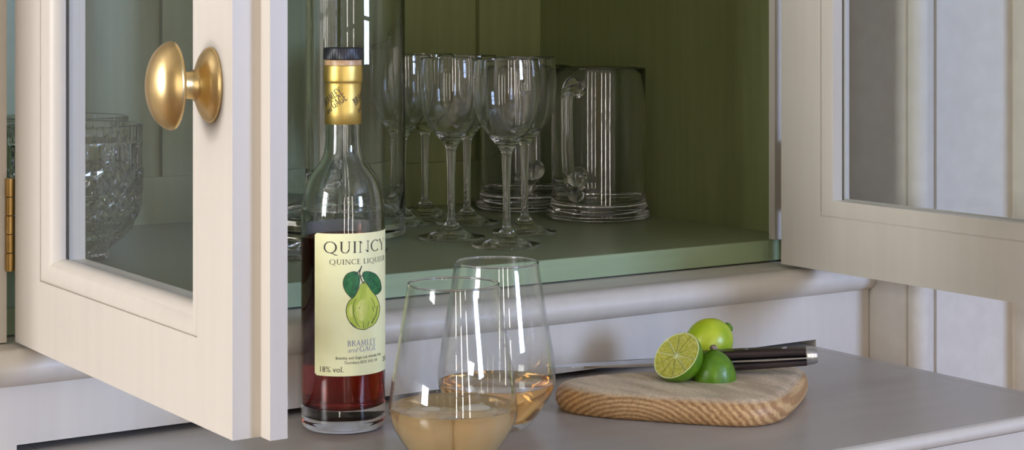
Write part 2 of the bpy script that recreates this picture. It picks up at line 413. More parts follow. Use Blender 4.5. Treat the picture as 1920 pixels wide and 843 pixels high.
# ------------------------------------------------------------------ base cabinet (below and around the slide)
SL0, SL1 = 0.4047, 1.1440     # slot
base = tag(empty('base_cabinet', (0.75, 1.22, ZFLOOR)), 'grey-white painted base cabinet with a slot for the pull-out slide', 'cabinet')
def P(o):      # keep world placement under the base's empty
    o.location = Vector(o.location) - base.location; return o
GAP = .0052
def bpart(o): o.parent = base; return P(o)
bpart(box('front_panel', 0.21, XW - .0008, YP, YP + .02, GAP, .0462, M['paint'], bevel=.0008))
bpart(box('slot_jamb', 0.21, SL0, YP, YP + .02, -.03, GAP, M['paint'], bevel=0))
bpart(box('slot_jamb', SL1, XW - .0008, YP, YP + .02, -.03, GAP, M['paint'], bevel=0))
bpart(box('lower_front', 0.21, XW - .0008, YP, YP + .02, ZFLOOR + .08, -.03, M['paint'], bevel=.0008))
bpart(box('slot_runner', SL1 + .001, SL1 + .02, YP + .02, 1.70, -.03, .04, M['paint'], bevel=0))
bpart(box('slot_runner', SL0 - .02, SL0 - .001, YP + .02, 1.70, -.03, .04, M['paint'], bevel=0))
bpart(box('dust_board', 0.24, 1.20, YP + .02, 1.70, .0415, .0455, M['dark'], bevel=0))
bpart(box('side_panel', 0.21, 0.235, YP + .02, 1.74, ZFLOOR + .08, .0455, M['paint'], bevel=0))
bpart(box('side_panel', XW - .022, XW - .0015, YP + .02, 1.74, ZFLOOR + .08, .0455, M['paint'], bevel=0))
bpart(box('plinth', 0.23, XW - .001, YP + .05, 1.74, ZFLOOR, ZFLOOR + .08, M['dark'], bevel=0))
# nosing moulding: fat half round with a flat ledge behind it
prof = [(YF + .05, .0458), (YF + .05, .0705)]
prof += [(YF - .002, .0705), (YF - .008, .0702)]
cy, cz, rr = YP + .0045, .0575, .0138
for k in range(19):
    a = math.radians(68 + k * (205 / 18))
    prof.append((cy + rr * math.cos(a) * 1.05, cz + rr * .92 * math.sin(a)))
prof += [(YP + .004, .0458)]
bpart(prism_x('nosing_moulding', prof, 0.21, XW - .0008, M['paint'], angle=.7))

# ------------------------------------------------------------------ pull-out slide
SY = .919
slide = tag(empty('pull_out_slide', (0.774, 1.07, -.02)), 'grey painted pull-out slide carrying bottle, tumblers and board', 'slide')
def spart(o): o.parent = slide; o.location = Vector(o.location) - slide.location; return o
spart(box('end_strip', SL0 + .003, SL0 + .0145, SY, 1.66, -.02, 0.0, M['slide'], bevel=.0006))
spart(box('board', SL0 + .0150, 1.1275, SY, 1.66, -.02, 0, M['slide'], bevel=.0004))
spart(box('end_strip', 1.1280, 1.1395, SY, 1.66, -.02, 0.0, M['slide'], bevel=.0006))
bead = [(SY, -.0005)]
for k in range(13):
    a = PI / 2 + k * PI / 12
    bead.append((SY - .0008 + .0052 * math.cos(a), -.0056 + .0052 * math.sin(a)))
bead.append((SY, -.0108))
spart(prism_x('front_bead', bead, SL0 + .003, 1.1395, M['paint'], angle=1.2))
spart(box('front_rail', SL0 + .003, 1.1395, SY - .0015, SY + .018, -.075, -.0112, M['paint'], bevel=.001))

# ------------------------------------------------------------------ glazed cabinet
cab = tag(empty('display_cabinet', (0.77, 1.48, .0715)), 'glazed display cabinet with open doors, shaded sage green inside', 'cabinet')
def cpart(o): o.parent = cab; o.location = Vector(o.location) - cab.location; return o
ZT = 0.90
cpart(box('shelf', XIN0, XIN1, 1.272, YBACK, .0722, ZS, M['green_edge'], bevel=.0010))
sb = cpart(box('shelf_top', XIN0 + .0005, XIN1 - .0005, 1.2735, YBACK, ZS - .0004, ZS + .0002, M['shelf_top'], bevel=0))
cpart(box('face_stile', 1.1500, XW - .0006, YF, YF + .024, .0715, ZT, M['paint'], bevel=.0008))
cpart(box('face_stile', 0.21, 0.4062, YF, YF + .024, .0715, ZT, M['paint'], bevel=.0008))
cpart(box('face_rail', 0.4062, 1.1500, YF, YF + .024, ZT - .07, ZT, M['paint'], bevel=.0008))
cpart(box('door_stop', 1.1350, 1.1495, YF + .0195, YF + .0275, ZS + .0008, ZT - .07, M['paint'], bevel=.001))
cpart(box('side_panel', XIN1, XIN1 + .018, 1.273, 1.735, .0715, ZT, M['green'], bevel=0))
cpart(box('side_panel', XIN0 - .018, XIN0, 1.273, 1.735, .0715, ZT, M['green'], bevel=0))
cpart(box('cabinet_top', XIN0, XIN1, 1.273, 1.735, ZT - .02, ZT, M['green'], bevel=0))
# framed and panelled back: rails and stiles stand proud of the panels
bk = cpart(box('back_panel', XIN0, XIN1, YBACK + .008, YBACK + .020, .0725, ZT - .02, M['green'], bevel=0))
def bkpart(o): o.parent = cab; o.location = Vector(o.location) - cab.location; return o
ZRAIL = .1385
cpart(box('back_rail', XIN0, 1.0918, YBACK, YBACK + .008, ZS + .0005, ZRAIL, M['green'], bevel=.0012))
cpart(box('back_stile', 1.0922, XIN1, YBACK, YBACK + .008, ZS + .0005, ZT - .02, M['green'], bevel=.0012))
cpart(box('back_stile', .715, .790, YBACK, YBACK + .008, ZRAIL + .0003, ZT - .02, M['green'], bevel=.0012))
cpart(box('back_stile', XIN0, XIN0 + .083, YBACK, YBACK + .008, ZRAIL + .0003, ZT - .02, M['green'], bevel=.0012))

# --- doors: built flat with the outer face at local x=0 facing -x, hinge edge at y=0, free edge at y=-W; swung open 90 degrees
DW, DT, DH = .3560, .0268, ZT - .07 - ZD - .002
ST, RB, GX = .0515, .0480, .0125       # stile, bottom rail, depth of the glass
def door(name, loc, mirror):
    """frame of stiles and rails with a rebated meeting edge"""
    bm = bmesh.new()
    T = DT
    # stiles / rails
    add_box(bm, 0, T, -ST, 0, 0, DH)
    add_box(bm, 0, T, -DW + .0115 if mirror else -DW, -DW + .046, 0, DH)
    add_box(bm, 0, T, -DW + .046, -ST, 0, RB)
    add_box(bm, 0, T, -DW + .046, -ST, DH - RB, DH)
    # rebate lip on the meeting edge: inner half runs on past the outer half (left door), outer half on the right door
    if not mirror: add_box(bm, .0165, T, -DW - .0115, -DW, 0, DH)
    else: add_box(bm, 0, .0105, -DW, -DW + .0115, 0, DH)
    bmesh.ops.remove_doubles(bm, verts=bm.verts, dist=1e-6)
    if mirror:
        for v in bm.verts: v.co.x = -v.co.x
    o = from_bm(name, bm, M['paint'], cab)
    o.location = Vector(loc) - cab.location
    return o
def sub(o, par):
    o.parent = par; return o

def frame_sweep(name, prof, y0, y1, z0, z1, m, par, sgn=1):
    """mitred moulding round a rectangular opening in the YZ plane; prof = (inset, x)"""
    bm = bmesh.new(); loops = []
    for ins, x in prof:
        loops.append([bm.verts.new((sgn * x, y, z)) for y, z in ((y0 + ins, z0 + ins), (y1 - ins, z0 + ins), (y1 - ins, z1 - ins), (y0 + ins, z1 - ins))])
    n = len(loops)
    for i in range(n):
        a, b = loops[i], loops[(i + 1) % n]
        for k in range(4): bm.faces.new((a[k], a[(k + 1) % 4], b[(k + 1) % 4], b[k]))
    o = from_bm(name, bm, m, par, angle=.8)
    return o

oy0, oy1, oz0, oz1 = -DW + .046, -ST, RB, DH - RB
# outside: ovolo moulding from the face down to the glass; inside: flat glazing beads
def ovolo():
    p = [(0, .0012), (.0008, .0002), (.0022, .0)]
    for k in range(1, 11):
        a = k * PI / 2 / 10
        p.append((.0022 + .0138 * math.sin(a), .0108 * (1 - math.cos(a))))
    p += [(.0160, GX - .0002), (0, GX - .0002)]
    return p
def inner_bead():
    return [(0, GX + .0024), (.0150, GX + .0024), (.0150, DT - .0008), (.0142, DT - .0003), (.0012, DT - .0003), (.0008, DT - .0012), (0, DT - .0012)]

def hinge(par, y, z0, z1, x, n=5, m=M['hinge_brass']):
    hz = (z1 - z0) / n
    bm = bmesh.new()
    for k in range(n):
        r = .0036
        pts = [Vector((x, y, z0 + hz * k + .0004)), Vector((x, y, z0 + hz * (k + 1) - .0004))]
        tube_bm([(x, y, z0 + hz * k + .0003), (x, y, z0 + hz * (k + 1) - .0003)], r if k % 2 == 0 else r * .97, 20, bm=bm)
    add_box(bm, x - .0004, x + .0004, y - .0002, y + .006, z0, z1)
    return from_bm('hinge', bm, m, par, angle=.7)

dl = door('door', (XL, YF - .0055, ZD), False)
dl['label'] = 'left glazed door standing open, brass knob on its outer face'
sub(frame_sweep('glazing_moulding', ovolo(), oy0, oy1, oz0, oz1, M['paint'], dl), dl)
sub(frame_sweep('glazing_bead', inner_bead(), oy0, oy1, oz0, oz1, M['paint'], dl), dl)
box('glass_pane', GX, GX + .0022, oy0 + .004, oy1 - .004, oz0 + .004, oz1 - .004, M['pane'], dl, bevel=0)
hinge(dl, .0045, .121 - ZD, .186 - ZD, -.0020)
# oval brass knob
kp = [(0, 0), (.0205, 0), (.0208, .0012), (.0200, .0030), (.0168, .0056), (.0125, .0076), (.0092, .0096), (.0078, .0120), (.0074, .0150), (.0078, .0178), (.0100, .0192),
      (.0150, .0200), (.0205, .0210), (.0234, .0224), (.0241, .0238), (.0238, .0252), (.0224, .0280), (.0188, .0318), (.0138, .0346), (.0080, .0364), (.0030, .0371), (0, .0372)]
kp = kp[:2] + spline(kp[2:], 4)
bm = lathe_bm(kp, 56, sy=.70)
mk = Matrix.Rotation(-PI / 2, 4, 'Y')          # axis to -x, long axis stays vertical
bmesh.ops.transform(bm, matrix=mk, verts=bm.verts)
kb = from_bm('knob', bm, M['brass'], dl, smooth=True)
kb['label'] = 'aged oval brass knob'
kb.location = (.0001, -DW + .0265, .2610 - ZD)

dr = door('door', (XR + DT, YF - .0055, ZD + .001), True)
dr['label'] = 'right glazed door standing open, plain inner face in view'
sub(frame_sweep('glazing_moulding', ovolo(), oy0, oy1, oz0, oz1, M['paint'], dr, -1), dr)
sub(frame_sweep('glazing_bead', inner_bead(), oy0, oy1, oz0, oz1, M['paint'], dr, -1), dr)
box('glass_pane', -GX - .0022, -GX, oy0 + .004, oy1 - .004, oz0 + .004, oz1 - .004, M['pane'], dr, bevel=0)
hinge(dr, .0045, .121 - ZD, .186 - ZD, .0020)
bm = lathe_bm(kp, 40, sy=.70)
bmesh.ops.transform(bm, matrix=Matrix.Rotation(PI / 2, 4, 'Y'), verts=bm.verts)
kb2 = from_bm('knob', bm, M['brass'], dr, smooth=True); kb2.location = (-.0001, -DW + .0265, .2610 - ZD)

# ------------------------------------------------------------------ liqueur bottle
BP = onz(643.5, 799, 0)
bottle = tag(empty('liqueur_bottle', (BP.x, BP.y, 0.0)), 'tall clear bottle of dark red liqueur with cream fruit label and gold neck', 'bottle')
R0 = .0305
outer = [(.0265, .0006), (.0285, .0012), (.0299, .0036), (R0, .0070), (R0, .0300), (R0, .0800), (R0, .1300), (R0, .1500), (.0303, .1585), (.0293, .1680), (.0272, .1765), (.0242, .1830),
         (.0205, .1882), (.0168, .1930), (.0144, .1985), (.0134, .2050), (.0131, .2150), (.0131, .2400), (.0131, .2580)]
outer = outer[:5] + spline(outer[5:], 4)
inner = [(.0104, .2580), (.0104, .2200), (.0106, .2050), (.0116, .1985), (.0142, .1922), (.0180, .1870), (.0216, .1818), (.0245, .1755), (.0264, .1680), (.0274, .1590), (.0278, .1500), (.0278, .0700), (.0278, .0280), (.0272, .0215), (.0250, .0180), (.0180, .0165), (0, .0172)]
inner = spline(inner[:-3], 4) + inner[-3:]
lathe('glass_body', [(0, .0035), (.0180, .0030), (.0235, .0012)] + outer + inner, M['bottle_glass'], bottle, 96, sharp=1.0)
liq = [(0, .0167), (.0180, .0160), (.0252, .0176), (.0275, .0212), (.0281, .0280), (.0281, .1000), (.0281, .1390), (.0276, .1392), (0, .1388)]
lathe('liqueur', liq, M['liqueur'], bottle, 96, sharp=1.0)
# ribbed screw cap
bm = bmesh.new(); n = 96; zt, zb = .2762, .2672
ra = []
for z, r0, rib in ((zb, .0139, 1), (zb + .0006, .0144, 1), (zt - .0016, .0144, 1), (zt - .0006, .0139, 0), (zt, .0130, 0)):
    ra.append([bm.verts.new(((r0 - (.00035 * rib if k % 2 else 0)) * math.cos(2 * PI * k / n), (r0 - (.00035 * rib if k % 2 else 0)) * math.sin(2 * PI * k / n), z)) for k in range(n)])
for a, b in zip(ra, ra[1:]):
    for k in range(n): bm.faces.new((a[k], a[(k + 1) % n], b[(k + 1) % n], b[k]))
bm.faces.new(ra[0][::-1]); bm.faces.new(ra[-1])
c = from_bm('screw_cap', bm, M['black_plastic'], bottle, angle=.5); c['label'] = 'black ribbed screw cap'
lathe('neck_band', [(0, .2590), (.0133, .2590), (.0135, .2600), (.0135, .2664), (.0132, .2671), (0, .2671)], M['cork'], bottle, 64, sharp=.8)
foil = lathe('foil_capsule', [(.01325, .2205)] + [(.01335, .2206), (.01335, .2300), (.01338, .2420), (.01340, .2490)] + spline([(.0134, .2490), (.01352, .2505), (.0140, .2516), (.01415, .2540), (.01415, .2590), (.0140, .2622), (.0137, .2632)], 4) + [(.0132, .2634)], M['foil'], bottle, 96, sharp=1.0)
foil['label'] = 'crinkled gold foil capsule with slanting lettering'

# angle convention on the bottle: a=0 faces the camera, +a to the right of the picture
TO_CAM = math.atan2(CAM.y - BP.y, CAM.x - BP.x)
def cyl(s, z, r):
    a = TO_CAM + s / R0 if r > .02 else TO_CAM + s / .0134
    return (r * math.cos(a), r * math.sin(a), z)
def px2s(x): return R0 * math.asin(max(-1, min(1, (x - 643.5) / 78.5)))
def py2z(y): return CAM.z - (y - YH) * (1.2925 / FPX)

def patch(name, s0, s1, z0, z1, r, m, par, ns=40, thick=.00012, corner=.0015):
    bm = bmesh.new(); lo, hi = [], []
    for k in range(ns + 1):
        s = s0 + (s1 - s0) * k / ns
        e = min(s - s0, s1 - s); c = corner - math.sqrt(max(0, corner ** 2 - max(0, corner - e) ** 2)) if e < corner else 0
        lo.append((s, z0 + c)); hi.append((s, z1 - c))
    for rad in (r + thick,):
        a = [bm.verts.new(cyl(s, z, rad)) for s, z in lo]; b = [bm.verts.new(cyl(s, z, rad)) for s, z in hi]
        a2 = [bm.verts.new(cyl(s, z, rad - thick)) for s, z in lo]; b2 = [bm.verts.new(cyl(s, z, rad - thick)) for s, z in hi]
        for k in range(ns):
            bm.faces.new((a[k], a[k + 1], b[k + 1], b[k])); bm.faces.new((a2[k], b2[k], b2[k + 1], a2[k + 1]))
            bm.faces.new((a[k], a2[k], a2[k + 1], a[k + 1])); bm.faces.new((b[k], b[k + 1], b2[k + 1], b2[k]))
        bm.faces.new((a[0], b[0], b2[0], a2[0])); bm.faces.new((a[-1], a2[-1], b2[-1], b[-1]))
    return from_bm(name, bm, m, par, angle=.7)

S0, S1 = px2s(591.5), R0 * math.radians(100)
ZL0, ZL1 = py2z(704.5), py2z(437.5)
label = patch('front_label', S0, S1, ZL0, ZL1, R0, M['label'], bottle)
label['label'] = 'cream paper label with green quince picture and lettering'
bl = patch('back_label', R0 * math.radians(137), R0 * math.radians(262), ZL0, ZL1 + .004, R0, M['backlabel'], bottle)

# --- roman capitals drawn as strokes (unit height), so the lettering has serifs and thick and thin strokes
TK, TN, SE = .115, .056, .042
def bar(x0, y0, x1, y1, w):
    """stroke of horizontal width w between two points"""
    return [(x0 - w / 2, y0), (x0 + w / 2, y0), (x1 + w / 2, y1), (x1 - w / 2, y1)]
def hbar(x0, x1, y, h=TN): return [(x0, y - h / 2), (x1, y - h / 2), (x1, y + h / 2), (x0, y + h / 2)]
def serif(x, y, w=.24): return hbar(x - w / 2, x + w / 2, y + (SE / 2 if y < .5 else -SE / 2), SE)
def arc(cx, cy, rx, ry, a0, a1, wk=TK, wn=TN, n=18):
    qs = []
    def pt(a):
        a = math.radians(a); w = wn + (wk - wn) * abs(math.cos(a)) ** 1.5
        return (cx + rx * math.cos(a), cy + ry * math.sin(a)), (cx + (rx - w) * math.cos(a), cy + (ry - w) * math.sin(a))
    for k in range(n):
        o0, i0 = pt(a0 + (a1 - a0) * k / n); o1, i1 = pt(a0 + (a1 - a0) * (k + 1) / n)
        qs.append([i0, o0, o1, i1])
    return qs
def stem(x, w=TK, y0=0, y1=1): return [bar(x, y0, x, y1, w)]
GL = {
 'I': (.34, stem(.17) + [serif(.17, 0), serif(.17, 1)]),
 'L': (.62, stem(.17) + [serif(.17, 0), serif(.17, 1), hbar(.17, .56, TN / 2), bar(.535, 0, .565, .20, .035)]),
 'E': (.62, stem(.17) + [serif(.17, 0), serif(.17, 1), hbar(.17, .55, TN / 2), hbar(.17, .52, 1 - TN / 2), hbar(.17, .44, .52), bar(.53, 0, .56, .18, .035), bar(.505, .84, .505, 1, .035), bar(.43, .44, .43, .60, .03)]),
 'U': (.86, stem(.17, TK, .30) + stem(.70, TN, .30) + [serif(.17, 1), serif(.70, 1, .22)] + arc(.42, .32, .3025, .335, 180, 360, .09, TN)),
 'N': (.92, stem(.17, TN) + stem(.78, TN) + [serif(.17, 0), serif(.78, 1), serif(.10, 1, .16), bar(.16, 1, .78, 0, .13)]),
 'C': (.84, arc(.48, .5, .44, .515, 48, 312) + [bar(.765, .80, .785, .97, .035), bar(.765, .20, .785, .05, .03)]),
 'Q': (1.08, arc(.52, .5, .475, .515, 0, 360, n=32) + [[(.40, .02), (.52, .05), (.86, -.19), (1.06, -.20), (1.06, -.16), (.90, -.13), (.62, .06)]]),
 'Y': (.78, [bar(.08, 1, .40, .47, .115), bar(.70, 1, .40, .47, .05)] + stem(.40, TK, 0, .5) + [serif(.40, 0), serif(.09, 1, .22), serif(.70, 1, .2)]),
 'R': (.74, stem(.17) + [serif(.17, 0), serif(.17, 1), hbar(.17, .36, 1 - TN / 2), hbar(.17, .36, .49)] + arc(.36, .74, .255, .262, -90, 90) + [bar(.38, .5, .70, 0, .11)]),
 'B': (.66, stem(.17) + [serif(.17, 0), serif(.17, 1), hbar(.17, .34, 1 - TN / 2), hbar(.17, .34, .52), hbar(.17, .36, TN / 2)] + arc(.33, .76, .22, .24, -90, 90) + arc(.34, .27, .28, .27, -90, 90)),
 'A': (.80, [bar(.10, 0, .40, 1, .05), bar(.72, 0, .40, 1, .115), hbar(.20, .60, .34), serif(.10, 0, .2), serif(.71, 0, .24)]),
 'M': (1.02, [bar(.12, 0, .20, 1, .05), bar(.88, 0, .82, 1, .10), bar(.20, 1, .51, .06, .11), bar(.82, 1, .51, .06, .05), serif(.12, 0, .2), serif(.88, 0, .24)]),
 'G': (.90, arc(.48, .5, .44, .515, 48, 318) + [bar(.765, .80, .785, .97, .035)] + stem(.78, TK, .06, .42) + [serif(.78, .46, .22)]),
 'H': (.88, stem(.17) + stem(.70) + [serif(.17, 0), serif(.17, 1), serif(.70, 0), serif(.70, 1), hbar(.17, .70, .52)]),
 ' ': (.34, []),
}
def roman(text, h, width=None, track=.06):
    polys, x = [], 0.0
    for ch in text:
        adv, qs = GL[ch]
        for q in qs: polys.append([((x + a) * h, b * h) for a, b in q])
        x += adv + track
    tot = (x - track) * h
    k = width / tot if width else 1.0
    return [[(a * k, b) for a, b in q] for q in polys], tot * k

def wrap_polys(name, polys, s, z, r, m, par, rot=0.0):
    bm = bmesh.new(); c, sn = math.cos(rot), math.sin(rot)
    for q in polys:
        vs = []
        for a, b in q:
            vs.append(bm.verts.new(cyl(s + a * c - b * sn, z + a * sn + b * c, r)))
        try: bm.faces.new(vs)
        except ValueError: pass
    me = bpy.data.meshes.new(name); bm.to_mesh(me); bm.free()
    return link(name, me, m, par)

def font_polys(text, size, width=None, shear=0.0):
    cu = bpy.data.curves.new('tmp_text', 'FONT'); cu.body = text; cu.size = size; cu.shear = shear; cu.resolution_u = 2
    ob = bpy.data.objects.new('tmp_text', cu); COL.objects.link(ob)
    dg = bpy.context.evaluated_depsgraph_get()
    me = bpy.data.meshes.new_from_object(ob.evaluated_get(dg))
    polys = [[(me.vertices[i].co.x, me.vertices[i].co.y) for i in p.vertices] for p in me.polygons]
    bpy.data.objects.remove(ob); bpy.data.curves.remove(cu); bpy.data.meshes.remove(me)
    xs = [a for q in polys for a, _ in q]; x0, x1 = min(xs), max(xs); k = width / (x1 - x0) if width else 1
    return [[((a - x0) * k, b) for a, b in q] for q in polys]

RL = R0 + .00024
PXM = 1.2925 / FPX
def line_roman(name, text, xa, xb, ybase, hpx, m, par):
    sa, sbb = px2s(xa), px2s(xb)
    pl, _ = roman(text, hpx * PXM, sbb - sa)
    return wrap_polys(name, pl, sa, py2z(ybase), RL, m, par)
line_roman('lettering', 'QUINCY', 607, 718, 474, 21.5, M['ink'], label)
line_roman('lettering', 'QUINCE LIQUEUR', 618, 719.3, 495.2, 9.6, M['ink'], label)
line_roman('lettering', 'BRAMLEY', 651, 703, 648.5, 10.5, M['blueink'], label)
line_roman('lettering', 'GAGE', 673, 703, 660.0, 10.0, M['blueink'], label)
def line_font(name, text, xa, xb, ybase, hpx, m, shear=0.0):
    sa, sbb = px2s(xa), px2s(xb)
    wrap_polys(name, font_polys(text, hpx * PXM * 1.38, sbb - sa, shear), sa, py2z(ybase), RL, m, label)
line_font('lettering', 'and', 652, 671, 660.0, 9.0, M['greyink'], .35)
line_font('lettering', 'Bramley and Gage Ltd. Ashville Park,', 630, 713, 673.0, 5.6, M['ink'])
line_font('lettering', 'Thornbury BS35 3UU, UK', 645, 706, 682.0, 5.6, M['ink'])
line_font('lettering', '18% vol.', 601.5, 644, 697.0, 11.0, M['ink'])
line_font('lettering', '35cl', 716.0, 722, 687.0, 10.0, M['ink'])
wrap_polys('registered_mark', font_polys('®', .0022), px2s(720.3), py2z(459), RL, M['ink'], label)

# --- quince picture: outlines in picture pixels relative to the label, laid on its surface
def blob(name, pts, m, r, closed=True, n=5, flip=True):
    P_ = [pts[-1]] + pts + [pts[0], pts[1]]
    out = []
    for i in range(1, len(P_) - 2):
        for k in range(n):
            t = k / n
            out.append(tuple(.5 * (2 * b + (c - a) * t + (2 * a - 5 * b + 4 * c - d) * t * t + (3 * b - a - 3 * c + d) * t ** 3) for a, b, c, d in zip(P_[i - 1], P_[i], P_[i + 1], P_[i + 2])))
    poly = [(px2s(x), py2z(y)) for x, y in out]
    # fan from the middle in rings so that it hugs the round surface
    cxm = sum(p[0] for p in poly) / len(poly); czm = sum(p[1] for p in poly) / len(poly)
    bm = bmesh.new(); rings = []
    for f in (1, .75, .5, .25): rings.append([bm.verts.new(cyl(cxm + (s - cxm) * f, czm + (z - czm) * f, r)) for s, z in poly])
    ce = bm.verts.new(cyl(cxm, czm, r)); L = len(poly)
    for a, b in zip(rings, rings[1:]):
        for k in range(L): bm.faces.new((a[k], a[(k + 1) % L], b[(k + 1) % L], b[k]))
    for k in range(L): bm.faces.new((rings[-1][k], rings[-1][(k + 1) % L], ce))
    me = bpy.data.meshes.new(name); bm.to_mesh(me); bm.free()
    return link(name, me, m, label)
def grow(pts, d):
    cx = sum(p[0] for p in pts) / len(pts); cy = sum(p[1] for p in pts) / len(pts)
    return [(x + d * (x - cx) / math.hypot(x - cx, y - cy), y + d * (y - cy) / math.hypot(x - cx, y - cy)) for x, y in pts]
fruit = [(682, 530), (688, 533), (694, 546), (702, 558), (708, 573), (709.5, 588), (706, 603), (699, 612), (691, 615.5), (683, 618.5), (674, 617), (665, 613), (656, 603), (650.5, 590), (650, 576), (655, 564), (664, 556), (671, 545), (676, 534)]
lf1 = [(664, 509.5), (670, 514), (673, 524), (671, 538), (665, 551), (660, 558), (654, 553), (647, 543), (644, 531), (646, 520), (653, 512)]
lf2 = [(682, 511), (692, 512), (703, 519), (710, 531), (713, 545), (711, 552), (703, 556), (696, 549), (688, 535), (681, 524), (679, 516)]
blob('fruit_outline', grow(fruit, 1.3), M['ink'], RL)
blob('fruit_picture', fruit, M['fruit'], RL + .00006)
blob('fruit_highlight', [(672, 566), (679, 562), (686, 567), (688, 580), (686, 594), (680, 602), (672, 600), (667, 590), (667, 576)], M['fruit_light'], RL + .00010)
blob('fruit_highlight', [(655, 574), (659, 570), (660, 582), (660, 595), (656, 592), (653, 584)], M['fruit_light'], RL + .00010)
blob('leaf_outline', grow(lf1, 1.1), M['ink'], RL + .00012)
blob('leaf_picture', lf1, M['leafink'], RL + .00016)
blob('leaf_outline', grow(lf2, 1.1), M['ink'], RL + .00012)
blob('leaf_picture', lf2, M['leafink'], RL + .00016)
def pen(name, strokes, r, m=M['ink']):
    bm = bmesh.new()
    for pts, wd in strokes:
        for (x0, y0), (x1, y1) in zip(pts, pts[1:]):
            dx, dy = x1 - x0, y1 - y0; L = math.hypot(dx, dy); nx, ny = -dy / L * wd / 2, dx / L * wd / 2
            vs = [bm.verts.new(cyl(px2s(x), py2z(y), r)) for x, y in ((x0 + nx, y0 + ny), (x1 + nx, y1 + ny), (x1 - nx, y1 - ny), (x0 - nx, y0 - ny))]
            bm.faces.new(vs)
    me = bpy.data.meshes.new(name); bm.to_mesh(me); bm.free()
    return link(name, me, m, label)
pen('fruit_stalk', [([(677, 499), (675.5, 504), (671, 510), (664, 514)], 1.8), ([(675, 505), (673, 512), (675, 520), (678, 528), (682, 533)], 1.6), ([(675, 519), (681, 515)], 1.3)], RL + .0002)
pen('leaf_vein', [([(667, 512), (664, 522), (660, 540), (659, 553)], .7), ([(664, 523), (655, 517)], .5), ([(662, 531), (651, 527)], .5), ([(661, 538), (650, 537)], .5), ([(663, 527), (670, 524)], .5), ([(661, 536), (669, 534)], .5),
                  ([(682, 515), (693, 524), (704, 538), (710, 550)], .7), ([(690, 521), (694, 514)], .5), ([(697, 529), (704, 522)], .5), ([(703, 537), (710, 532)], .5), ([(694, 525), (690, 534)], .5), ([(701, 534), (699, 546)], .5)], RL + .0002)
pen('fruit_crease', [([(666, 560), (662, 572), (662, 588), (667, 604), (674, 614)], .9), ([(657, 604), (662, 610), (668, 613)], .9), ([(690, 604), (688, 614)], .8), ([(699, 600), (696, 611)], .8), ([(706, 578), (703, 596), (695, 609)], 1.2), ([(680, 617), (681, 606)], .7),
                     ([(672, 577), (674, 577.6)], 1.4), ([(694, 560), (700, 572), (702, 582)], .6), ([(697, 577), (699, 588)], .6)], RL + .00014)
# foil lettering, slanting up to the right, twice round the neck
RF = .01360
for s_, zz in ((-.0165, .2300), (.0095, .2310), (-.0425, .2300)):
    bold = lambda q: [[(a + dx, b + dy) for a, b in t] for t in q for dx, dy in ((0, 0), (.00016, .0), (.00008, .00014))]
    pl, _ = roman('BRAMLEY', .0052, .0190); pl = bold(pl); wrap_polys('foil_lettering', pl, s_, zz + .0030, RF, M['ink'], foil, math.radians(33))
    pl, _ = roman('GAGE', .0056, .0128); pl = bold(pl); wrap_polys('foil_lettering', pl, s_ + .0090, zz + .0016, RF, M['ink'], foil, math.radians(33))
    wrap_polys('foil_lettering', font_polys('and', .0056, .0060, .3), s_ + .0036, zz - .0022, RF, M['ink'], foil, math.radians(33))

# ------------------------------------------------------------------ tapered tumblers with drinks
TP = [(0, .0014), (.0150, .0010), (.0190, .0002), (.0215, .0006), (.0258, .0042), (.0325, .0130), (.0385, .0225), (.0420, .0300), (.0429, .0360), (.0424, .0450), (.0404, .0600), (.0370, .0800), (.0336, .1010), (.0306, .1196)]
TPo = TP[:3] + spline(TP[3:], 5)
def offs(prof, t):
    out = []
    for i, (r, z) in enumerate(prof):
        a = prof[max(i - 1, 0)]; b = prof[min(i + 1, len(prof) - 1)]
        dx, dz = b[0] - a[0], b[1] - a[1]; L = math.hypot(dx, dz) or 1
        out.append((max(0, r - dz / L * t), z + dx / L * t))
    return out
def tumbler_bm():
    body = [p for p in TPo if p[1] > .0030]
    inn = offs(body, .0010)
    inn = [p for p in inn if p[1] > .0066]
    prof = TPo + rim(.0306, inn[-1][0], .1196) + inn[:-1][::-1] + [(.0200, .0060), (0, .0058)]
    return prof
def inner_r(z):
    body = offs([p for p in TPo if p[1] > .0030], .0010)
    for (r0, z0), (r1, z1) in zip(body, body[1:]):
        if z0 <= z <= z1: return r0 + (r1 - r0) * (z - z0) / (z1 - z0)
    return body[0][0]
def tumbler(px, level, lab, m):
    p = onz(*px, 0)
    t = tag(empty('tumbler', (p.x, p.y, 0)), lab, 'glass', 'tapered tumblers on the slide')
    lathe('glass_body', tumbler_bm(), M['thin'], t, 96, sharp=1.2)
    lathe('rim', [(.0303 + .00062 * math.cos(a * PI / 6), .1200 + .0008 * math.sin(a * PI / 6)) for a in range(12)], M['glass'], t, 96, closed=True)
    zs_ = [.0072, .010, .014, .018, .022, .026, .030, .034, .038, .042, .046]
    zs_ = [z for z in zs_ if z < level - .001] + [level]
    pr = [(0, .0056), (.0200, .0058), (.0225, .0064)] + [(inner_r(z) + .0004, z) for z in zs_] + [(inner_r(level) - .0010, level - .0004), (0, level - .0005)]
    d = lathe('drink', pr, m, t, 96, sharp=1.2)
    return t, p
t1, p1 = tumbler((850, 869), .0388, 'nearest tapered tumbler, cloudy amber drink with ice', M['drink_cloudy'])
t2, p2 = tumbler((931, 801), .0335, 'tapered tumbler of clear amber drink, farther one, behind the iced glass', M['drink'])
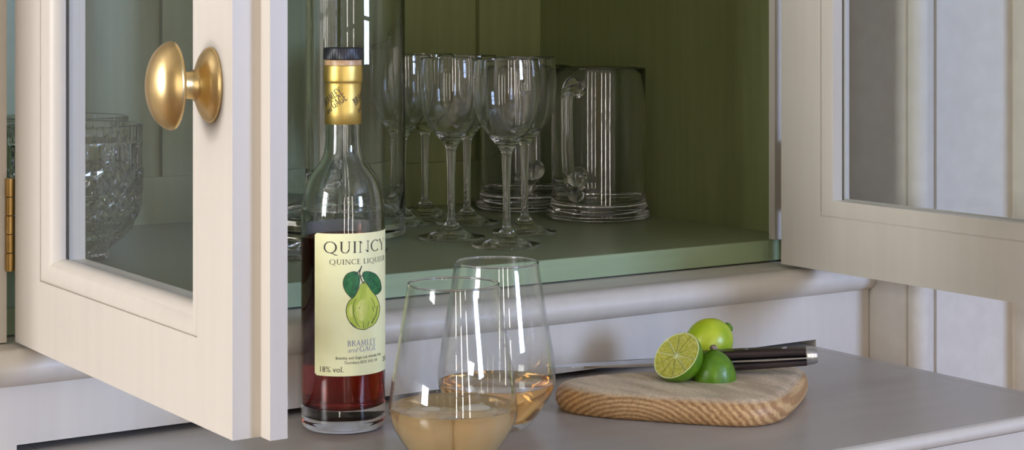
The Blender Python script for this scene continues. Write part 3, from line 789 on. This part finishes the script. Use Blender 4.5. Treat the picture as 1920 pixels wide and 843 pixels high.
# lumps of ice in the near tumbler
def ice(name, loc, size, rot, lab):
    bm = bmesh.new(); bmesh.ops.create_cube(bm, size=1.0)
    bmesh.ops.subdivide_edges(bm, edges=bm.edges, cuts=6, use_grid_fill=True)
    rnd = random.Random(hash(lab) % 97)
    for v in bm.verts:
        d = v.co.copy(); L = max(abs(d.x), abs(d.y), abs(d.z)); s = d.normalized() * .5
        v.co = (v.co * .35 + s * .75); v.co *= 1 + rnd.uniform(-.008, .008)
    for v in bm.verts: v.co = Vector((v.co.x * size[0], v.co.y * size[1], v.co.z * size[2]))
    bmesh.ops.rotate(bm, cent=(0, 0, 0), matrix=Matrix.Rotation(rot, 3, 'Z'), verts=bm.verts)
    o = from_bm(name, bm, M['ice'], smooth=True, loc=loc)
    return tag(o, lab, 'ice', 'ice in the near tumbler')
sd = RV
ice('ice_lump', (p1.x - sd.x * .0145 - FV.x * .007, p1.y - sd.y * .0145 - FV.y * .007, .0250), (.027, .029, .026), .4, 'frosted lump of ice on the left in the nearest tumbler')
ice('ice_lump', (p1.x + sd.x * .0145 - FV.x * .004, p1.y + sd.y * .0145 - FV.y * .004, .0260), (.027, .029, .026), .9, 'frosted lump of ice on the right in the nearest tumbler')

# ------------------------------------------------------------------ oak board
ZB = .0195
bo = [(.786, 1.124), (.793, 1.092), (.828, 1.046), (.862, 1.004), (.884, .9945), (.910, 1.001), (.955, 1.034), (.992, 1.066), (1.001, 1.087), (.984, 1.103), (.920, 1.126), (.850, 1.150), (.806, 1.152)]
def chaikin(p, k):
    for _ in range(k):
        q = []
        for a, b in zip(p, p[1:] + p[:1]):
            q += [(a[0] * .75 + b[0] * .25, a[1] * .75 + b[1] * .25), (a[0] * .25 + b[0] * .75, a[1] * .25 + b[1] * .75)]
        p = q
    return p
bo = chaikin(bo, 3)
BCX, BCY = .89, 1.075
n = len(bo); bm = bmesh.new(); rings = []
nor = []
for i in range(n):
    a, b = bo[i - 1], bo[(i + 1) % n]; dx, dy = b[0] - a[0], b[1] - a[1]; L = math.hypot(dx, dy); nor.append((-dy / L, dx / L))
area = sum(bo[i - 1][0] * bo[i][1] - bo[i][0] * bo[i - 1][1] for i in range(n))
sg = 1 if area > 0 else -1
for ins, z in ((.0060, 0), (.0034, .0008), (.0014, .0030), (.0003, .0062), (0, .0095), (.0008, .0128), (.0026, .0158), (.0054, .0180), (.0088, .0191), (.0125, ZB)):
    rings.append([bm.verts.new((bo[i][0] + sg * nor[i][0] * ins - BCX, bo[i][1] + sg * nor[i][1] * ins - BCY, z)) for i in range(n)])
for a, b in zip(rings, rings[1:]):
    for k in range(n): bm.faces.new((a[k], a[(k + 1) % n], b[(k + 1) % n], b[k]))
bm.faces.new(rings[0][::-1]); bm.faces.new(rings[-1])
board = from_bm('chopping_board', bm, M['oak'], smooth=True, loc=(BCX, BCY, 0))
tag(board, 'thick rounded oak chopping board under the limes and knife', 'board')

# ------------------------------------------------------------------ limes
def lime_prof(R, stretch=1.08, half=False):
    pr = []
    N = 22
    for k in range(N + 1):
        a = -PI / 2 + PI * k / N
        if half and a < 0: continue
        r, z = R * math.cos(a), R * stretch * math.sin(a)
        t = abs(a) / (PI / 2)
        if t > .82: z += math.copysign(R * .10 * ((t - .82) / .18) ** 1.5, a)
        pr.append((r if k not in (0, N) else 0, z))
    return pr
RLm = .0178
# half lime sitting cut face down, stalk end up
q = onz(1338, 710, ZB)
hl = tag(empty('lime_half', (q.x, q.y, ZB)), 'half lime lying cut side down, its stalk end on top', 'lime', 'limes on the board')
lathe('rind', [(0, 0.0), (RLm * .97, 0.0)] + lime_prof(RLm * .98, 1.26, True), M['rind'], hl, 64, sharp=1.1)
lathe('stalk_scar', [(.0030, -.0004), (.0032, .0008), (.0022, .0022), (.0010, .0028), (0, .0026)], M['stem_end'], hl, 14, loc=(0, 0, RLm * 1.320))
# half lime leaning against it, cut face to the left and up
q2 = onz(1268, 713, ZB)
ch = empty('cut_lime', (0, 0, 0))
tag(ch, 'half lime leaning with its juicy cut face showing', 'lime', 'limes on the board')
Rc = .0205
lathe('rind', [(Rc * .985, 0)] + [(r, -z) for r, z in lime_prof(Rc, 1.02, True)], M['rind'], ch, 64, sharp=1.1)
lathe('pith', [(Rc * .985, -.0002), (Rc * .965, .0004), (Rc * .94, .0002), (Rc * .90, -.0010), (0, -.0012)], M['pith'], ch, 64)
for k in range(10):
    a0, a1 = 2 * PI * k / 10 + .028, 2 * PI * (k + 1) / 10 - .028
    am = (a0 + a1) / 2
    base_ = [(.14, am)]
    pts = [(Rc * .13 * math.cos(am), Rc * .13 * math.sin(am))]
    for j in range(7):
        a = a0 + (a1 - a0) * j / 6
        rr_ = Rc * (.935 - .025 * (abs(j - 3) / 3) ** 2)
        pts.append((rr_ * math.cos(a), rr_ * math.sin(a)))
    bm = bmesh.new()
    lo = [bm.verts.new((x, y, -.0014)) for x, y in pts]
    cx_, cy_ = sum(p[0] for p in pts) / len(pts), sum(p[1] for p in pts) / len(pts)
    hi = [bm.verts.new((cx_ + (x - cx_) * .96, cy_ + (y - cy_) * .96, .0002)) for x, y in pts]
    L = len(pts)
    for i in range(L): bm.faces.new((lo[i], lo[(i + 1) % L], hi[(i + 1) % L], hi[i]))
    bm.faces.new(hi)
    from_bm('segment', bm, M['pulp'], ch, angle=.6)
lathe('core', [(.0020, -.0012), (.0020, .0003), (0, .0004)], M['pith'], ch, 12)
# face normal: towards the camera, to the left and up
nrm = (-FV * .54 - RV * .57 + UV * .62).normalized()
zax = nrm; xax = UV.cross(zax).normalized(); yax = zax.cross(xax)
rotm = Matrix((xax, yax, zax)).transposed().to_4x4()
ch.matrix_world = Matrix.Translation(Vector((q2.x, q2.y, ZB + Rc * .945)) - FV * 0.0) @ rotm
# whole lime behind, yellow-green
R3 = .0184
q3 = CAM + ray(1329, 650) * 1.452
wl = tag(empty('whole_lime', (0, 0, 0)), 'yellow-green lime behind the two darker green halves', 'lime', 'limes on the board')
lathe('rind', lime_prof(R3, 1.10), M['rind_yellow'], wl, 64)
lathe('nipple', [(.0046, -.0012), (.0040, .0010), (.0024, .0022), (0, .0026)], M['rind'], wl, 20, loc=(0, 0, R3 * 1.13))
ax = (RV * .80 + UV * .52 + FV * .30).normalized()
zax = ax; xax = UV.cross(zax).normalized(); yax = zax.cross(xax)
wl.matrix_world = Matrix.Translation(Vector((q3.x, q3.y, ZB + R3 * 1.02))) @ Matrix((xax, yax, zax)).transposed().to_4x4()

# ------------------------------------------------------------------ knife
kt = Vector((.8167, 1.1875, 0)); kh = Vector((.9783, 1.0420, 0))
kd = (kh - kt); kl = kd.length; ka = math.atan2(kd.y, kd.x)
ZK = ZB + .0008
ZK = .0105
knife = tag(empty('kitchen_knife', (kt.x, kt.y, ZK), ka), 'kitchen knife with dark riveted handle lying behind the limes', 'knife')
knife.rotation_euler[1] = -.073
kl_b = kl - .112
# blade lies nearly flat; +y local is away from the viewer
prof = [(0, .010), (.012, .0035), (.035, -.0010), (.075, -.0040), (kl_b, -.0050), (kl_b + .004, -.0050), (kl_b + .004, .0165), (kl_b - .002, .0180), (.07, .0172), (.030, .0150), (.008, .0120)]
bm = bmesh.new()
top = [bm.verts.new((x, y, .0046 + .0013 * min(1, x / .05) + .0035)) for x, y in prof]
bot = [bm.verts.new((x, y, .0046 - .0008 * min(1, x / .05) + .0035)) for x, y in prof]
L = len(prof)
for i in range(L): bm.faces.new((top[i], top[(i + 1) % L], bot[(i + 1) % L], bot[i]))
bm.faces.new(top); bm.faces.new(bot[::-1])
from_bm('blade', bm, M['steel'], knife)
def oval_x(name, secs, m):
    """rounded-rectangle sections (x, half width y, z0, z1, y centre) along x"""
    bm = bmesh.new(); rg = []
    for x, hw, z0, z1, yc in secs:
        zc, hz = (z0 + z1) / 2, (z1 - z0) / 2; ring = []
        for k in range(24):
            a = 2 * PI * k / 24; ca, sa_ = math.cos(a), math.sin(a)
            ring.append(bm.verts.new((x, yc + hw * math.copysign(abs(ca) ** .62, ca), zc + hz * math.copysign(abs(sa_) ** .62, sa_))))
        rg.append(ring)
    for a, b in zip(rg, rg[1:]):
        for k in range(24): bm.faces.new((a[k], a[(k + 1) % 24], b[(k + 1) % 24], b[k]))
    bm.faces.new(rg[0][::-1]); bm.faces.new(rg[-1])
    return from_bm(name, bm, m, knife, angle=.7)
h0 = kl_b + .002
oval_x('bolster', [(h0, .0075, .0030, .0130, .006), (h0 + .006, .0085, .0012, .0150, .006), (h0 + .012, .0088, .0004, .0152, .006)], M['steel'])
oval_x('handle_scale', [(h0 + .012, .0088, .0092, .0152, .006), (h0 + .04, .0098, .0092, .0158, .006), (h0 + .07, .0095, .0092, .0155, .006), (h0 + .102, .0090, .0090, .0150, .006)], M['handle'])
oval_x('handle_scale', [(h0 + .012, .0088, .0004, .0068, .006), (h0 + .04, .0098, -.0002, .0068, .006), (h0 + .07, .0095, .0002, .0068, .006), (h0 + .102, .0090, .0012, .0068, .006)], M['handle'])
oval_x('tang', [(h0 + .004, .0088, .0062, .0096, .006), (h0 + .04, .0106, .0066, .0094, .006), (h0 + .07, .0104, .0062, .0096, .006), (h0 + .103, .0090, .0066, .0092, .006)], M['steel'])
oval_x('butt_cap', [(h0 + .102, .0090, .0012, .0150, .006), (h0 + .107, .0088, .0018, .0145, .006), (h0 + .1105, .0075, .0030, .0132, .006)], M['steel'])
for xx in (.028, .055, .085):
    lathe('rivet', [(.0026, 0), (.0025, .0006), (.0015, .0009), (0, .0010)], M['steel'], knife, 16, loc=(h0 + xx, .006, .0151))

# ------------------------------------------------------------------ stemmed wine glasses on the shelf
ft = [(0, .0010), (.0110, .0008), (.0200, .0003), (.0300, 0), (.0314, .0004), (.0318, .0014), (.0312, .0023), (.0290, .0028), (.0230, .0039), (.0170, .0057), (.0118, .0083), (.0085, .0112), (.0072, .0128), (.0066, .0140), (.0046, .0158), (.0036, .0190),
      (.0034, .0300), (.0034, .0480), (.0037, .0640), (.0042, .0770), (.0048, .0840), (.0064, .0872), (.0090, .0910), (.0136, .0966), (.0196, .1035), (.0244, .1110), (.0276, .1195), (.0297, .1310), (.0305, .1430), (.0302, .1550), (.0288, .1688)]
wo = ft[:5] + spline(ft[5:], 4)
wi = offs([p for p in spline(ft[22:], 5)], .00095)
wi = [p for p in wi if p[1] > .0990 and p[0] > .010]
ib = next(i for i, p_ in enumerate(wo) if p_[1] > .0872)
bowl_prof = [(0, .0885)] + wo[ib:] + rim(.0288, wi[-1][0], .1688) + wi[:-1][::-1] + [(.0105, .0978), (.0060, .0964), (0, .0960)]
i_f = next(i for i, p_ in enumerate(wo) if p_[1] > .0128)
foot_prof = wo[:i_f] + [(.0072, .0128), (0, .0128)]
stem_prof = [(0, .01285), (.0070, .01285)] + wo[i_f + 1:ib] + [(.0060, .0880), (0, .0884)]
WGS = [((950, 462), 'stemmed wine glass nearest the shelf edge'),
       ((846, 447), 'stemmed wine glass left of the nearest one, in the front row'),
       ((984, 437), 'stemmed wine glass farthest right, just behind the nearest one'),
       ((876, 419), 'stemmed wine glass in the second row, between two front glasses'),
       ((797, 404), 'stemmed wine glass standing farthest back'),
       ((754, 420), 'stemmed wine glass partly hidden behind the tall cylinder vase')]
g0 = None
for i, (px, lab) in enumerate(WGS):
    p = onz(*px, ZS)
    if g0 is None:
        g0 = empty('wine_glass', (p.x, p.y, ZS + .0003))
        lathe('foot', foot_prof, M['glass'], g0, 80, sharp=1.2)
        lathe('stem', stem_prof, M['glass'], g0, 40, sharp=1.2)
        lathe('bowl', bowl_prof, M['glass'], g0, 80, sharp=1.2)
        tag(g0, lab, 'glass', 'wine glasses on the shelf')
    else:
        copy_thing(g0, (p.x, p.y, ZS + .0003), i * .7, lab)

# ------------------------------------------------------------------ heavy glass jugs
def jug(px, lab, ang, first=None):
    p = onz(*px, ZS)
    t = tag(empty('glass_jug', (p.x, p.y, ZS + .0003)), lab, 'jug', 'handled glass jugs')
    R = .0487; H = .1545
    o = [(0, .0020), (.0350, .0010), (.0450, 0), (.0515, .0006), (.0540, .0030), (.0545, .0065), (.0530, .0100), (.0503, .0135), (.0490, .0180), (.0486, .0260), (R, .0600), (R, .1200), (R + .0002, H)]
    o = o[:3] + spline(o[3:], 4)
    inn = [(R - .0006, H + .0008), (R - .0014, H + .0006), (R - .0022, H - .0010), (R - .0024, .1200), (R - .0024, .0600), (R - .0028, .0300), (R - .0042, .0215), (R - .0110, .0165), (.0200, .0150), (0, .0156)]
    lathe('body', o + inn[:5] + spline(inn[5:9], 4) + inn[9:], M['glass'], t, 96, sharp=1.2)
    # pulled handle: attached under the rim, drops straight and curls back on itself at the foot
    ux, uy = math.cos(ang), math.sin(ang)
    path = [(.0480, .1330), (.0560, .1380), (.0660, .1400), (.0740, .1360), (.0770, .1260), (.0772, .1100), (.0765, .0850), (.0745, .0600), (.0700, .0430), (.0630, .0330), (.0560, .0300), (.0502, .0330)]
    pts = [(r * ux, r * uy, z) for r, z in spline(path, 5)]
    m_ = len(pts)
    rad = [.0074 - .0016 * math.sin(min(1, i / (m_ * .5)) * PI * .5) + (.0035 * max(0, (i / m_ - .72) / .28)) for i in range(m_)]
    hb = from_bm('handle', tube_bm(pts, rad, 18, flat=1.25), M['glass'], t, smooth=True)
    bm = bmesh.new(); bmesh.ops.create_uvsphere(bm, u_segments=24, v_segments=16, radius=.0105)
    cu = from_bm('handle_curl', bm, M['glass'], t, smooth=True); cu.location = (.0655 * ux + .006 * RV.x, .0655 * uy + .006 * RV.y, .0470)
    return t
acam = math.atan2(-1.5, -1.1)
jug((1122, 408), 'heavy glass jug with handle, nearer the green side panel', acam - .42)
jug((985, 390), 'heavy glass jug with handle, behind the wine glasses', acam + .10)

# ------------------------------------------------------------------ tall vases behind the bottle
p = onz(637, 442, ZS)
va = [(0, .0010), (.0560, .0006), (.0606, .0006), (.0622, .0030), (.0625, .0080), (.0622, .0200), (.0620, .0600), (.0620, .3400), (.0618, .3410), (.0590, .3410), (.0588, .3400), (.0588, .0600), (.0588, .0260), (.0570, .0200), (.0520, .0180), (0, .0178)]
o = lathe('cylinder_vase', va, M['glass'], None, 96, sharp=1.0, loc=(p.x, p.y, ZS + .0003))
tag(o, 'wide tall clear cylinder vase behind the bottle', 'vase')
p = onz(607, 474, ZS)
vb = [(0, .0012), (.0400, .0008), (.0520, .0004), (.0556, .0008), (.0560, .0022), (.0548, .0032), (.0420, .0042), (.0330, .0054), (.0310, .0066), (.0250, .0086), (.0190, .0120), (.0168, .0180), (.0162, .0400), (.0160, .1500), (.0162, .3000), (.0170, .3300), (.0158, .3310), (.0132, .3300), (.0128, .3000), (.0126, .1000), (.0120, .0700), (.0070, .0640), (0, .0630)]
vb = vb[:4] + spline(vb[4:17], 4) + spline(vb[17:], 3)
o = lathe('stem_vase', vb, M['glass'], None, 72, sharp=1.2, loc=(p.x, p.y, ZS + .0003))
tag(o, 'slim tall clear column vase on a round foot behind the bottle', 'vase')

# ------------------------------------------------------------------ cut crystal behind the left door's pane
def crystal(px, lab, sc, seed):
    p = onz(*px, ZS)
    N = 64
    bm = bmesh.new(); rings = []
    prof = [(.0300, .0000), (.0315, .0040), (.0300, .0080)]
    rows = 8
    key = [(.0320, .0095), (.0430, .0170), (.0510, .0260), (.0560, .0370), (.0588, .0480), (.0600, .0590), (.0600, .0690), (.0596, .0760)]
    body = []
    for j in range(17):
        z = .0095 + (.0760 - .0095) * j / 16
        for (r0, z0), (r1, z1) in zip(key, key[1:]):
            if z0 <= z <= z1 + 1e-9: body.append((r0 + (r1 - r0) * (z - z0) / (z1 - z0), z)); break
    def ring(r, z, f): return [bm.verts.new((r * f(k) * math.cos(2 * PI * k / N), r * f(k) * math.sin(2 * PI * k / N), z)) for k in range(N)]
    rings.append([bm.verts.new((0, 0, .0015))])
    for r, z in prof: rings.append(ring(r, z, lambda k: 1))
    for j, (r, z) in enumerate(body):                     # diamond cuts: raised points alternate from row to row
        rings.append(ring(r, z, lambda k, j=j: .962 if (k + j) % 8 == 0 or (k - j) % 8 == 0 else (1.012 if (k + j) % 8 in (3, 4, 5) and (k - j) % 8 in (3, 4, 5) else .995)))
    rings.append(ring(.0590, .0790, lambda k: 1))
    for z in (.0820, .0990): rings.append(ring(.0592, z, lambda k: (1.008, .99, .965, .99)[k % 4]))   # upright flutes
    rings.append(ring(.0595, .1020, lambda k: 1)); rings.append(ring(.0597, .1150, lambda k: 1)); rings.append(ring(.0590, .1156, lambda k: 1))
    for r, z in ((.0565, .1150), (.0555, .0900), (.0555, .0650), (.0510, .0400), (.0400, .0220), (.0200, .0170)): rings.append(ring(r, z, lambda k: 1))
    rings.append([bm.verts.new((0, 0, .0165))])
    for a, b in zip(rings, rings[1:]):
        for k in range(N):
            qd = [a[k % len(a)], a[(k + 1) % len(a)], b[(k + 1) % len(b)], b[k % len(b)]]
            u = []
            for v in qd:
                if v not in u: u.append(v)
            if len(u) == 4:
                if k % 2: bm.faces.new((u[0], u[1], u[2])); bm.faces.new((u[0], u[2], u[3]))
                else: bm.faces.new((u[0], u[1], u[3])); bm.faces.new((u[1], u[2], u[3]))
            elif len(u) == 3: bm.faces.new(u)
    for v in bm.verts: v.co *= sc
    o = from_bm('crystal_bowl', bm, M['crystal'], loc=(p.x, p.y, ZS + .0003)); o.rotation_euler[2] = seed
    tag(o, lab, 'bowl', 'cut crystal bowls behind the left door')
crystal((135, 486), 'cut crystal bowl nearer the left door pane', 1.0, .1)
crystal((118, 452), 'cut crystal bowl behind the nearer one, its rim showing higher', 1.0, .5)
